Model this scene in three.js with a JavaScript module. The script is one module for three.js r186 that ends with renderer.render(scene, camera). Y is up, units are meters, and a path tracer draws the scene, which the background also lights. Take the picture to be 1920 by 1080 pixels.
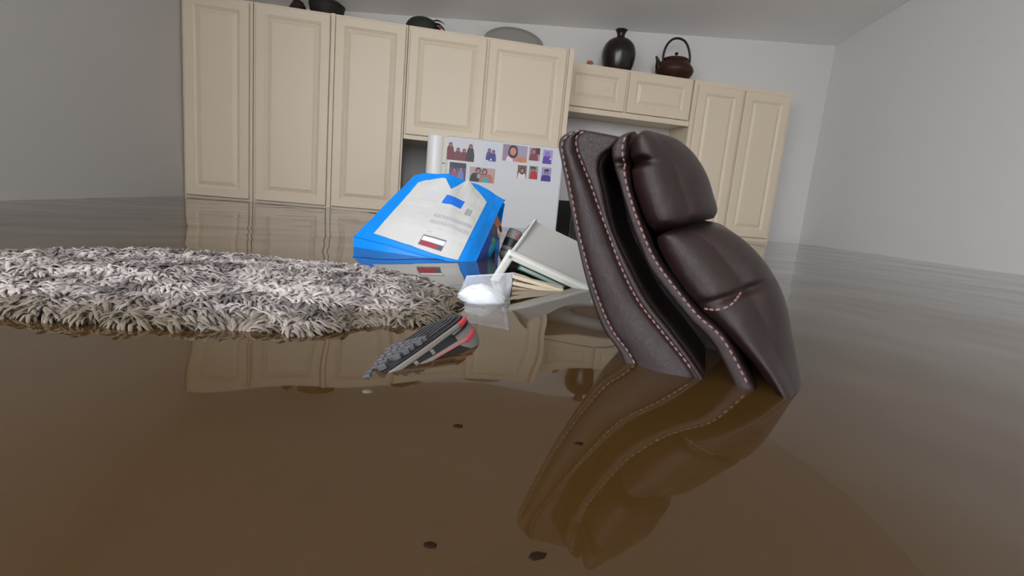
import * as THREE from 'three';
import { RoundedBoxGeometry } from 'three/addons/geometries/RoundedBoxGeometry.js';
import { RectAreaLightUniformsLib } from 'three/addons/lights/RectAreaLightUniformsLib.js';
import { mergeGeometries } from 'three/addons/utils/BufferGeometryUtils.js';

// ---------- camera, sky, light, exposure ----------
const scene = new THREE.Scene();
const renderer = new THREE.WebGLRenderer({ antialias: true });
renderer.toneMapping = THREE.LinearToneMapping;
renderer.toneMappingExposure = 8.4;
renderer.shadowMap.enabled = true;
const camera = new THREE.PerspectiveCamera(2 * Math.atan(540 / 962.04) * 180 / Math.PI, 16 / 9, 0.02, 60);
camera.position.set(0, 0.16, 0);                       // a phone held a hand above the flood water
camera.rotation.set(-0.17188, -0.19554, 0.09158, 'YXZ');
camera.updateMatrixWorld();
scene.add(camera);
scene.background = new THREE.Color().setRGB(0.93, 0.955, 1.0);   // even overcast sky outside the windows
scene.backgroundIntensity = 0.5;
RectAreaLightUniformsLib.init();
// overcast daylight through each window: an area light the size of the opening, just inside the glass
for (const [w, h, x, y, z, tx, tz] of [[1.83, 2.58, -0.275, 1.4, 3.24, -0.275, 0], [3.38, 1.72, -1.40, 0.9, 1.25, 3, 1.25]]) {
  const l = new THREE.RectAreaLight(new THREE.Color().setRGB(0.93, 0.955, 1.0), 0.5, w, h); l.position.set(x, y, z); l.lookAt(tx, y, tz); l.name = 'window_daylight'; scene.add(l);
}

// ---------- helpers ----------
let seed = 20240611;
const rnd = () => { seed = (seed * 1664525 + 1013904223) >>> 0; return seed / 4294967296; };
const rr = (a, b) => a + (b - a) * rnd();
const V = (x, y, z) => new THREE.Vector3(x, y, z);
const taken = {};
function numbered(n) { if (!(n in taken)) { taken[n] = 0; return n; } taken[n]++; return n + '_' + String(taken[n]).padStart(3, '0'); }
function mesh(name, geo, mat, parent = scene) {
  const m = new THREE.Mesh(geo, mat); m.name = parent === scene ? numbered(name) : name;
  m.castShadow = m.receiveShadow = true; parent.add(m); return m;
}
function tag(o, label, category, group) { o.userData.label = label; o.userData.category = category; if (group) o.userData.group = group; return o; }
function thing(name, label, category, pos = [0, 0, 0], group) {
  const o = new THREE.Group(); o.name = numbered(name); o.position.set(...pos); scene.add(o); return tag(o, label, category, group);
}
function struct(name, geo, mat, parent) { const m = mesh(name, geo, mat, parent); if (!parent) m.userData.kind = 'structure'; return m; }
function box(w, h, d, x = 0, y = 0, z = 0, r = 0) {
  const g = r > 0 ? new RoundedBoxGeometry(w, h, d, 3, r) : new THREE.BoxGeometry(w, h, d); g.translate(x, y, z); return g;
}
const span = (x0, x1, y0, y1, z0, z1, r = 0) => box(x1 - x0, y1 - y0, z1 - z0, (x0 + x1) / 2, (y0 + y1) / 2, (z0 + z1) / 2, r);
const merge = (list) => mergeGeometries(list.map((g) => { const k = g.index ? g.toNonIndexed() : g; for (const a of Object.keys(k.attributes)) if (!['position', 'normal', 'uv'].includes(a)) k.deleteAttribute(a); return k; }));
// value noise
const perm = new Uint16Array(512); { const p = [...Array(256).keys()]; for (let i = 255; i > 0; i--) { const j = Math.floor(rnd() * (i + 1)); [p[i], p[j]] = [p[j], p[i]]; } for (let i = 0; i < 512; i++) perm[i] = p[i & 255]; }
const hsh = (x, y, z) => perm[(perm[(perm[x & 255] + y) & 255] + z) & 255] / 255;
const sm = (t) => t * t * (3 - 2 * t);
function noise(x, y, z = 0) {
  const X = Math.floor(x), Y = Math.floor(y), Z = Math.floor(z), fx = sm(x - X), fy = sm(y - Y), fz = sm(z - Z);
  const L = (a, b, t) => a + (b - a) * t;
  return L(L(L(hsh(X, Y, Z), hsh(X + 1, Y, Z), fx), L(hsh(X, Y + 1, Z), hsh(X + 1, Y + 1, Z), fx), fy),
    L(L(hsh(X, Y, Z + 1), hsh(X + 1, Y, Z + 1), fx), L(hsh(X, Y + 1, Z + 1), hsh(X + 1, Y + 1, Z + 1), fx), fy), fz) * 2 - 1;
}
const fbm = (x, y, z = 0) => noise(x, y, z) * 0.55 + noise(x * 2.1, y * 2.1, z * 2.1 + 7) * 0.28 + noise(x * 4.3, y * 4.3, z * 4.3 + 3) * 0.17;
// Catmull-Rom through points of any dimension
function cr(P, t) {
  const n = P.length - 1, x = Math.min(Math.max(t, 0) * n, n - 1e-6), i = Math.floor(x), f = x - i, out = [];
  for (let k = 0; k < P[0].length; k++) {
    const p1 = P[i][k], p2 = P[i + 1][k], p0 = i > 0 ? P[i - 1][k] : 2 * p1 - p2, p3 = i < n - 1 ? P[i + 2][k] : 2 * p2 - p1;
    out.push(0.5 * (2 * p1 + (p2 - p0) * f + (2 * p0 - 5 * p1 + 4 * p2 - p3) * f * f + (3 * p1 - p0 - 3 * p2 + p3) * f * f * f));
  }
  return out;
}
// grid surface from f(s,t) -> [x,y,z]; uv from fu(s,t) or s,t
function grid(f, ns, nt, fu) {
  const pos = [], uv = [], idx = [];
  for (let i = 0; i <= ns; i++) for (let j = 0; j <= nt; j++) { const s = i / ns, t = j / nt; pos.push(...f(s, t)); uv.push(...(fu ? fu(s, t) : [t, s])); }
  for (let i = 0; i < ns; i++) for (let j = 0; j < nt; j++) { const a = i * (nt + 1) + j, b = a + 1, c = a + nt + 1, d = c + 1; idx.push(a, b, d, a, d, c); }
  const g = new THREE.BufferGeometry(); g.setAttribute('position', new THREE.Float32BufferAttribute(pos, 3)); g.setAttribute('uv', new THREE.Float32BufferAttribute(uv, 2));
  g.setIndex(idx); g.computeVertexNormals(); return g;
}
function tube(pts, r, seg = 24, rad = 8, closed = false) { return new THREE.TubeGeometry(new THREE.CatmullRomCurve3(pts, closed), seg, r, rad, closed); }
function canvasTex(w, h, draw) { const c = document.createElement('canvas'); c.width = w; c.height = h; const x = c.getContext('2d'); draw(x, w, h); const t = new THREE.CanvasTexture(c); t.colorSpace = THREE.SRGBColorSpace; return t; }
function noiseTex(n, f, srgb = false) {
  const d = new Uint8Array(n * n * 4);
  for (let j = 0; j < n; j++) for (let i = 0; i < n; i++) { const v = f(i / n, j / n), o = (j * n + i) * 4; if (Array.isArray(v)) { d[o] = v[0]; d[o + 1] = v[1]; d[o + 2] = v[2]; } else d[o] = d[o + 1] = d[o + 2] = v; d[o + 3] = 255; }
  const t = new THREE.DataTexture(d, n, n); t.wrapS = t.wrapT = THREE.RepeatWrapping; t.magFilter = THREE.LinearFilter; t.minFilter = THREE.LinearFilter; if (srgb) t.colorSpace = THREE.SRGBColorSpace; t.needsUpdate = true; return t;
}
const std = (o) => new THREE.MeshStandardMaterial({ side: THREE.DoubleSide, ...o });
const phys = (o) => new THREE.MeshPhysicalMaterial({ side: THREE.DoubleSide, ...o });
const rgb = (r, g, b) => new THREE.Color().setRGB(r, g, b);
const hex = (h) => new THREE.Color(h);

// ---------- materials ----------
const wrapN = (u, v, k, z = 0) => { const a = u * Math.PI * 2, b = v * Math.PI * 2; return fbm(k * Math.cos(a) + 40, k * Math.sin(a) + 40, k * Math.cos(b) + z) * 0.6 + fbm(k * Math.sin(b) + 9, k * Math.cos(a) + k * Math.sin(a), z + k * Math.cos(b)) * 0.4; };
const plasterBump = noiseTex(256, (u, v) => 128 + 90 * wrapN(u, v, 9));
plasterBump.repeat.set(3, 3);
// leather grain: small irregular cells
const leatherBump = (() => {
  const n = 256, cells = 26, pts = []; for (let i = 0; i < cells; i++) for (let j = 0; j < cells; j++) pts.push([(i + rnd()) / cells, (j + rnd()) / cells]);
  return noiseTex(n, (u, v) => {
    const ci = Math.floor(u * cells), cj = Math.floor(v * cells); let d1 = 9, d2 = 9;
    for (let a = -2; a <= 2; a++) for (let b = -2; b <= 2; b++) {
      const q = pts[((ci + a + cells) % cells) * cells + ((cj + b + cells) % cells)]; let dx = Math.abs(q[0] - u), dy = Math.abs(q[1] - v); if (dx > 0.5) dx = 1 - dx; if (dy > 0.5) dy = 1 - dy;
      const d = Math.hypot(dx, dy) * cells; if (d < d1) { d2 = d1; d1 = d; } else if (d < d2) d2 = d;
    }
    return Math.min(255, 70 + 260 * Math.min(0.6, d2 - d1));
  });
})();
leatherBump.repeat.set(22, 22);
const M = {
  wall: std({ color: rgb(0.66, 0.65, 0.63), roughness: 0.9, bumpMap: plasterBump, bumpScale: 0.0015 }),
  ceiling: std({ color: rgb(0.86, 0.84, 0.83), roughness: 0.95, bumpMap: plasterBump, bumpScale: 0.002 }),
  floor: std({ color: rgb(0.14, 0.10, 0.07), roughness: 0.8 }),
  cabinet: std({ color: rgb(0.70, 0.59, 0.45), roughness: 0.42 }),
  cabinetIn: std({ color: rgb(0.42, 0.38, 0.32), roughness: 0.7 }),
  white: std({ color: rgb(0.66, 0.66, 0.66), roughness: 0.35 }),
  fridge: std({ color: rgb(0.60, 0.61, 0.63), roughness: 0.38 }),
  cream: std({ color: rgb(0.66, 0.62, 0.50), roughness: 0.5 }),
  black: std({ color: rgb(0.012, 0.012, 0.013), roughness: 0.45 }),
  water: phys({ color: rgb(0.046, 0.0235, 0.0062), roughness: 0.02, ior: 1.6 }),
  yard: phys({ color: rgb(0.52, 0.47, 0.39), roughness: 0.06, ior: 1.333 }),
  glass: phys({ color: 0xffffff, transmission: 1, roughness: 0, thickness: 0, ior: 1.5 }),
  leather: phys({ color: rgb(0.014, 0.0058, 0.0048), roughness: 0.28, bumpMap: leatherBump, bumpScale: 0.0003, specularIntensity: 0.9 }),
  thread: std({ color: rgb(0.155, 0.085, 0.078), roughness: 0.7 }),
};

// ---------- setting: flooded kitchen, water level y = 0, floor 0.97 m below ----------
const FL = -0.97, LX = -1.36, RX = 3.3, BZ = -3.97, FZ = 3.2;
const ceilY = (x, z = BZ) => 1.366 + 0.0802 * x + 0.22 * (z - BZ);   // vaulted: rises to the right and towards the camera
struct('floor', span(LX - 0.15, RX + 0.15, FL - 0.1, FL, BZ - 0.15, FZ + 0.15), M.floor);
struct('wall_back', span(LX - 0.15, RX + 0.15, FL, 3.5, BZ - 0.15, BZ), M.wall);
struct('wall_right', span(RX, RX + 0.15, FL, 3.5, BZ, FZ + 0.15), M.wall);
{ // left wall with a wide patio opening towards the yard
  const z0 = -0.5, z1 = 3.0, y1 = 1.85;
  struct('wall_left', merge([span(LX - 0.15, LX, FL, 3.5, BZ, z0), span(LX - 0.15, LX, FL, 3.5, z1, FZ + 0.15), span(LX - 0.15, LX, y1, 3.5, z0, z1)]), M.wall);
  const w = new THREE.Group(); w.name = 'window_1'; w.userData.kind = 'structure'; scene.add(w);
  const X = LX - 0.08, fr = [];
  for (const z of [z0 + 0.03, (z0 + z1) / 2, z1 - 0.03]) fr.push(span(X - 0.03, X + 0.03, FL, y1, z - 0.03, z + 0.03));
  fr.push(span(X - 0.03, X + 0.03, y1 - 0.06, y1, z0, z1));
  mesh('window_frame', merge(fr), M.white, w);
  mesh('pane', span(X - 0.003, X + 0.003, FL, y1 - 0.06, z0 + 0.06, (z0 + z1) / 2 - 0.03), M.glass, w);
  mesh('pane', span(X - 0.003, X + 0.003, FL, y1 - 0.06, (z0 + z1) / 2 + 0.03, z1 - 0.06), M.glass, w);
}
{ // wall behind the camera with a window
  const x0 = -1.25, x1 = 0.7, y0 = 0.05, y1 = 2.75;
  struct('wall_front', merge([span(LX, x0, FL, 3.5, FZ, FZ + 0.15), span(x1, RX, FL, 3.5, FZ, FZ + 0.15), span(x0, x1, FL, y0, FZ, FZ + 0.15), span(x0, x1, y1, 3.5, FZ, FZ + 0.15)]), M.wall);
  const w = new THREE.Group(); w.name = 'window_2'; w.userData.kind = 'structure'; scene.add(w);
  const Z = FZ + 0.08, fr = [], xm = (x0 + x1) / 2;
  for (const x of [x0 + 0.03, xm, x1 - 0.03]) fr.push(span(x - 0.03, x + 0.03, y0, y1, Z - 0.03, Z + 0.03));
  fr.push(span(x0, x1, y0, y0 + 0.06, Z - 0.03, Z + 0.03), span(x0, x1, y1 - 0.06, y1, Z - 0.03, Z + 0.03));
  mesh('window_frame', merge(fr), M.white, w);
  mesh('pane', span(x0 + 0.06, xm - 0.03, y0 + 0.06, y1 - 0.06, Z - 0.003, Z + 0.003), M.glass, w);
  mesh('pane', span(xm + 0.03, x1 - 0.06, y0 + 0.06, y1 - 0.06, Z - 0.003, Z + 0.003), M.glass, w);
}
{ // vaulted ceiling
  const a = LX - 0.15, b = RX + 0.15, c = BZ - 0.15, d = FZ + 0.15, g = new THREE.BoxGeometry(1, 1, 1), p = g.attributes.position;
  for (let i = 0; i < p.count; i++) { const x = p.getX(i) < 0 ? a : b, z = p.getZ(i) < 0 ? c : d; p.setXYZ(i, x, ceilY(x, z) + (p.getY(i) < 0 ? 0 : 0.15), z); }
  g.computeVertexNormals(); struct('ceiling', g, M.ceiling);
}
// flood water: still, muddy, with slow low swells that bend the reflections
const WAVES = [];
for (let i = 0; i < 22; i++) { const L = 0.09 * Math.pow(9, i / 21), an = rr(0, Math.PI * 2); WAVES.push([Math.cos(an) * 2 * Math.PI / L, Math.sin(an) * 2 * Math.PI / L, rr(0, 6.28), L * 0.00062 * (0.7 + 0.6 * rnd())]); }
const waterY = (x, z) => { let y = 0; for (const [kx, kz, p, a] of WAVES) y += a * Math.sin(kx * x + kz * z + p + 0.6 * noise(x * 3, z * 3)); return y; };
{
  const nx = 330, nz = 420;
  const g = grid((s, t) => { const x = LX + t * (RX - LX), z = FZ + s * (BZ - FZ); return [x, waterY(x, z), z]; }, nz, nx, (s, t) => [t * 4.66, s * 6.57]);
  struct('flood_water', g, M.water);
  struct('yard_water', merge([span(-30, LX - 0.15, -0.12, -0.02, -30, 30), span(LX - 0.15, 30, -0.12, -0.02, FZ + 0.15, 30), span(RX + 0.15, 30, -0.12, -0.02, -30, FZ + 0.15)]), M.yard);
}

// ---------- cabinets ----------
function panelDoor(w, h, st = 0.05) {       // raised-panel door, front face at z = 0, lower left corner at 0,0
  const R = [[0, -0.019], [0, -0.004], [0.0015, -0.0012], [0.004, 0], [st, 0], [st + 0.003, -0.0027], [st + 0.009, -0.0045], [st + 0.014, -0.0085], [st + 0.017, -0.0085], [st + 0.036, -0.0022], [st + 0.038, -0.0012]];
  const pos = [], uv = [];
  const rect = ([i, z]) => [[i, i, z], [w - i, i, z], [w - i, h - i, z], [i, h - i, z]];
  const quad = (a, b, c, d) => { for (const p of [a, b, c, a, c, d]) { pos.push(...p); uv.push(p[0], p[1]); } };
  for (let k = 0; k + 1 < R.length; k++) { const A = rect(R[k]), B = rect(R[k + 1]); for (let q = 0; q < 4; q++) quad(A[q], A[(q + 1) % 4], B[(q + 1) % 4], B[q]); }
  const C = rect(R[R.length - 1]); quad(C[0], C[1], C[2], C[3]); const Bk = rect(R[0]); quad(Bk[3], Bk[2], Bk[1], Bk[0]);
  const g = new THREE.BufferGeometry(); g.setAttribute('position', new THREE.Float32BufferAttribute(pos, 3)); g.setAttribute('uv', new THREE.Float32BufferAttribute(uv, 2)); g.computeVertexNormals(); return g;
}
const TOP = 1.134;
function cabinet(name, label, x0, x1, y0, zf, doors, zb = BZ + 0.002, extra) {
  const g = thing(name, label, 'cabinet', [(x0 + x1) / 2, y0, (zf + zb) / 2]);
  const P = g.position, L = (geo) => geo.translate(-P.x, -P.y, -P.z);
  mesh('carcass', L(span(x0, x1, y0, TOP, zb, zf - 0.021)), M.cabinet, g);
  for (const [a, b, c, d, st] of doors) { const m = mesh('door', panelDoor(b - a, d - c, st), M.cabinet, g); m.position.set(a - P.x, c - P.y, zf - P.z); }
  if (extra) extra(g, L);
  return g;
}
const PF = -3.39;
cabinet('pantry_cabinet', 'tall cream pantry cabinet with two narrow raised-panel doors left of the refrigerator', -0.98, -0.109, FL, PF,
  [[-0.965, -0.557, 0.012, 1.122], [-0.526, -0.120, 0.012, 1.122], [-0.965, -0.557, FL + 0.12, -0.012], [-0.526, -0.120, FL + 0.12, -0.012]], undefined,
  (g, L) => mesh('stile', L(span(-0.553, -0.530, 0.0, TOP, PF - 0.03, PF - 0.008, 0.002)), M.cabinet, g));
cabinet('pantry_cabinet', 'single-door tall cream pantry cabinet in the corner by the left wall', LX + 0.002, -0.984, FL, PF,
  [[-1.345, -1.0, 0.012, 1.122], [-1.345, -1.0, FL + 0.12, -0.012]]);
cabinet('over_fridge_cabinet', 'deep cream two-door cabinet hung right above the white refrigerator', -0.105, 0.938, 0.470, PF,
  [[-0.095, 0.372, 0.497, 1.122], [0.390, 0.890, 0.497, 1.122]], undefined,
  (g, L) => { mesh('filler_strip', L(span(0.906, 0.938, 0.468, TOP + 0.004, PF - 0.03, PF + 0.004, 0.003)), M.cabinet, g); mesh('bottom_rail', L(span(-0.105, 0.9, 0.467, 0.494, PF - 0.03, PF - 0.004, 0.003)), M.cabinet, g); });
const SF = -3.655;
cabinet('wall_cabinet', 'short cream wall cabinet with two low doors under the vase and teapot', 0.966, 1.940, 0.812, SF,
  [[0.975, 1.418, 0.842, 1.122, 0.055], [1.440, 1.925, 0.842, 1.122, 0.055]], undefined,
  (g, L) => mesh('bottom_rail', L(span(0.966, 1.940, 0.800, 0.838, SF - 0.04, SF - 0.003, 0.004)), M.cabinet, g));
cabinet('tall_cabinet', 'tall cream cabinet at the right end of the cabinet row, behind the recliner', 1.945, 2.76, FL, -3.645,
  [[1.975, 2.34, 0.03, 1.105, 0.06], [2.36, 2.735, 0.03, 1.105, 0.06]]);

// ---------- refrigerator ----------
{
  const g = thing('refrigerator', 'white refrigerator standing in the flood, its door covered with family photos', 'refrigerator', [0.41, FL, -3.2]);
  const L = (geo) => geo.translate(-0.41, -FL, 3.2);
  mesh('body', L(span(0.05, 0.785, FL + 0.02, 0.452, -3.62, -2.925, 0.012)), M.fridge, g);
  mesh('door', L(span(0.142, 0.792, FL + 0.1, 0.460, -2.918, -2.852, 0.014)), M.fridge, g);
  mesh('hinge_cover', L(span(0.62, 0.75, 0.452, 0.464, -2.99, -2.93, 0.004)), M.white, g);
  const dt = mesh('door_edge', L(span(0.122, 0.145, FL + 0.1, 0.456, -2.918, -2.862, 0.004)), M.cream, g); dt.userData.label = 'cream strip along the handle';
  const hsh2 = new THREE.Shape(); hsh2.absellipse(0, 0, 0.040, 0.034, 0, Math.PI * 2);
  const hg = new THREE.ExtrudeGeometry(hsh2, { depth: 1.42, bevelEnabled: true, bevelSize: 0.006, bevelThickness: 0.006, bevelSegments: 3, curveSegments: 24 });
  hg.rotateX(-Math.PI / 2); hg.translate(0.085, FL + 0.0, -2.885);
  const hm = mesh('handle', L(hg), std({ color: rgb(0.78, 0.78, 0.77), roughness: 0.35 }), g); hm.userData.label = 'full-height rounded white handle column';
  mesh('latch_mark', L(span(0.120, 0.138, 0.312, 0.316, -2.862, -2.8605)), M.black, g);
}
// photographs on the refrigerator door: x0, x1, y0, y1
{
  const Z = -2.8515;
  const head = (c, x, y, r, skin, hair, long = 0.5) => { c.fillStyle = hair; c.beginPath(); c.ellipse(x, y - r * 0.15, r * 1.18, r * 1.25, 0, 0, 7); c.fill(); if (long) { c.beginPath(); c.ellipse(x, y + r * long * 0.6, r * 1.25, r * (0.9 + long * 0.6), 0, 0, 7); c.fill(); } c.fillStyle = skin; c.beginPath(); c.ellipse(x, y + r * 0.15, r * 0.82, r, 0, 0, 7); c.fill(); };
  const body = (c, x, y, w, h, col) => { c.fillStyle = col; c.beginPath(); c.moveTo(x - w * 0.25, y); c.quadraticCurveTo(x - w * 0.55, y + h * 0.1, x - w * 0.55, y + h); c.lineTo(x + w * 0.55, y + h); c.quadraticCurveTo(x + w * 0.55, y + h * 0.1, x + w * 0.25, y); c.fill(); };
  const bg = (c, w, h, col) => { c.fillStyle = col; c.fillRect(0, 0, w, h); };
  const photos = [
    [0.141, 0.293, 0.333, 0.450, 'photo of a group in dark red clothes, at the top left of the refrigerator door', (c, w, h) => { bg(c, w, h, '#c9c5cf'); c.fillStyle = '#4a3036'; c.fillRect(0, h * 0.62, w, h * 0.4); for (const [x, y, k, b] of [[0.12, 0.3, 0.07, '#6a2330'], [0.4, 0.5, 0.065, '#70303c'], [0.62, 0.52, 0.065, '#6e2c38'], [0.85, 0.3, 0.075, '#2b2b30']]) { body(c, w * x, h * (y + 0.05), w * 0.26, h * 0.62, b); head(c, w * x, h * y, w * k * 0.8, '#9a6a58', '#3a2020', 0); } }],
    [0.333, 0.426, 0.318, 0.446, 'white sheet with a photo of a couple in purple, second in the top row', (c, w, h) => { bg(c, w, h, '#c6cbd6'); for (const [x, y] of [[0.4, 0.32], [0.66, 0.36]]) { body(c, w * x, h * (y + 0.05), w * 0.34, h * 0.36, '#4b4684'); head(c, w * x, h * y, w * 0.09, '#93677a', '#54476e', 0); } c.fillStyle = '#463f80'; c.beginPath(); c.ellipse(w * 0.52, h * 0.62, w * 0.26, h * 0.15, 0, 0, 7); c.fill(); c.fillStyle = '#dcdde8'; c.beginPath(); c.ellipse(w * 0.54, h * 0.7, w * 0.06, h * 0.04, 0, 0, 7); c.fill(); }],
    [0.442, 0.583, 0.358, 0.450, 'photo of a curly-haired woman in pink beside an orange drink', (c, w, h) => { bg(c, w, h, '#8f8192'); c.fillStyle = '#a095ab'; c.fillRect(w * 0.6, 0, w * 0.4, h * 0.7); body(c, w * 0.42, h * 0.58, w * 0.5, h * 0.5, '#c67d85'); body(c, w * 0.3, h * 0.7, w * 0.26, h * 0.4, '#e2d3dc'); head(c, w * 0.42, h * 0.36, h * 0.24, '#bd8378', '#3c2a2c', 0.8); c.fillStyle = '#c77b62'; c.fillRect(w * 0.6, h * 0.72, w * 0.4, h * 0.2); c.fillStyle = '#d8862f'; c.fillRect(w * 0.82, h * 0.76, w * 0.14, h * 0.24); }],
    [0.589, 0.655, 0.374, 0.448, 'small photo of a child in dusty red, fourth in the top row', (c, w, h) => { bg(c, w, h, '#ab8795'); c.fillStyle = '#5a3542'; c.fillRect(w * 0.6, 0, w * 0.4, h * 0.5); body(c, w * 0.45, h * 0.42, w * 0.7, h * 0.6, '#7d3f4c'); head(c, w * 0.42, h * 0.3, w * 0.2, '#a9707a', '#5c3038', 0.2); }],
    [0.668, 0.727, 0.364, 0.444, 'small photo of a child in bright purple, last in the top row', (c, w, h) => { bg(c, w, h, '#9d92c6'); body(c, w * 0.45, h * 0.42, w * 0.8, h * 0.6, '#5d3f9b'); head(c, w * 0.45, h * 0.32, w * 0.2, '#8c79b0', '#7a6cae', 0); c.fillStyle = '#d9d2ec'; c.fillRect(w * 0.7, h * 0.58, w * 0.2, h * 0.09); }],
    [0.160, 0.254, 0.232, 0.326, 'dark photo at the lower left of the door, partly behind the blue bag', (c, w, h) => { bg(c, w, h, '#4f4b66'); c.fillStyle = '#33323c'; c.fillRect(0, 0, w, h * 0.3); body(c, w * 0.3, h * 0.5, w * 0.34, h * 0.5, '#9c4b62'); head(c, w * 0.3, h * 0.44, w * 0.1, '#a2717a', '#2b2530', 0.2); body(c, w * 0.68, h * 0.45, w * 0.36, h * 0.6, '#7a78ad'); head(c, w * 0.7, h * 0.36, w * 0.1, '#93749a', '#2f2a3c', 0.2); }],
    [0.270, 0.414, 0.230, 0.313, 'photo of a couple, one in black and one in coral and teal', (c, w, h) => { bg(c, w, h, '#b39a98'); body(c, w * 0.3, h * 0.4, w * 0.5, h * 0.65, '#2d2b30'); c.fillStyle = '#8fa3ab'; c.fillRect(w * 0.3, h * 0.45, w * 0.14, h * 0.3); head(c, w * 0.33, h * 0.24, w * 0.09, '#a8716c', '#2c2427', 0); body(c, w * 0.66, h * 0.42, w * 0.5, h * 0.6, '#b96c5e'); c.fillStyle = '#46a0a2'; c.beginPath(); c.ellipse(w * 0.63, h * 0.82, w * 0.15, h * 0.22, 0, 0, 7); c.fill(); head(c, w * 0.58, h * 0.28, w * 0.09, '#b07a70', '#4a332f', 0.4); }],
    [0.533, 0.588, 0.270, 0.347, 'small photo of a long-haired person in a white top', (c, w, h) => { bg(c, w, h, '#6a5a50'); body(c, w * 0.5, h * 0.52, w * 0.8, h * 0.5, '#d9d2cf'); head(c, w * 0.52, h * 0.38, w * 0.22, '#a97b6a', '#3d2a22', 0.8); }],
    [0.598, 0.653, 0.274, 0.350, 'small photo of a person in red wearing a dark cap', (c, w, h) => { bg(c, w, h, '#8d8f86'); body(c, w * 0.55, h * 0.4, w * 0.8, h * 0.6, '#ad2f3e'); head(c, w * 0.45, h * 0.26, w * 0.2, '#96705e', '#3a3434', 0); c.fillStyle = '#333436'; c.fillRect(w * 0.12, h * 0.08, w * 0.6, h * 0.12); }],
    [0.669, 0.729, 0.269, 0.349, 'small photo of a graduate in a blue gown and flat cap', (c, w, h) => { bg(c, w, h, '#9690bd'); body(c, w * 0.5, h * 0.55, w * 1.0, h * 0.5, '#3b3a86'); head(c, w * 0.5, h * 0.36, w * 0.18, '#a37a86', '#3a3046', 0); c.fillStyle = '#23233a'; c.beginPath(); c.moveTo(w * 0.2, h * 0.2); c.lineTo(w * 0.55, h * 0.1); c.lineTo(w * 0.85, h * 0.2); c.lineTo(w * 0.5, h * 0.29); c.fill(); }],
  ];
  for (const [x0, x1, y0, y1, label, draw] of photos) {
    const w = x1 - x0, h = y1 - y0, px = 160, t = canvasTex(px, Math.round(px * h / w), (c, W, H) => { draw(c, W, H); });
    const g = thing('photo_print', label, 'photo', [(x0 + x1) / 2, y0, Z], 'family photos on the refrigerator door');
    mesh('paper', box(w, h, 0.0008, 0, h / 2, 0.0), M.white, g);
    const pl = new THREE.PlaneGeometry(w - 0.004, h - 0.004); pl.translate(0, h / 2, 0.0007); mesh('picture', pl, std({ map: t, roughness: 0.4 }), g);
  }
}
{ // black appliance between refrigerator and recliner
  const g = thing('countertop_oven', 'black appliance edge showing between the refrigerator and the recliner', 'oven', [1.25, -0.06, -3.45]);
  mesh('body', box(0.52, 0.24, 0.36, 0, 0.12, 0, 0.012), M.black, g);
  mesh('door', box(0.40, 0.19, 0.012, -0.04, 0.12, 0.186, 0.004), M.black, g);
  mesh('handle', tube([V(-0.2, 0.2, 0.19), V(-0.19, 0.205, 0.215), V(0.11, 0.205, 0.215), V(0.12, 0.2, 0.19)], 0.006), M.white, g);
}

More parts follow.
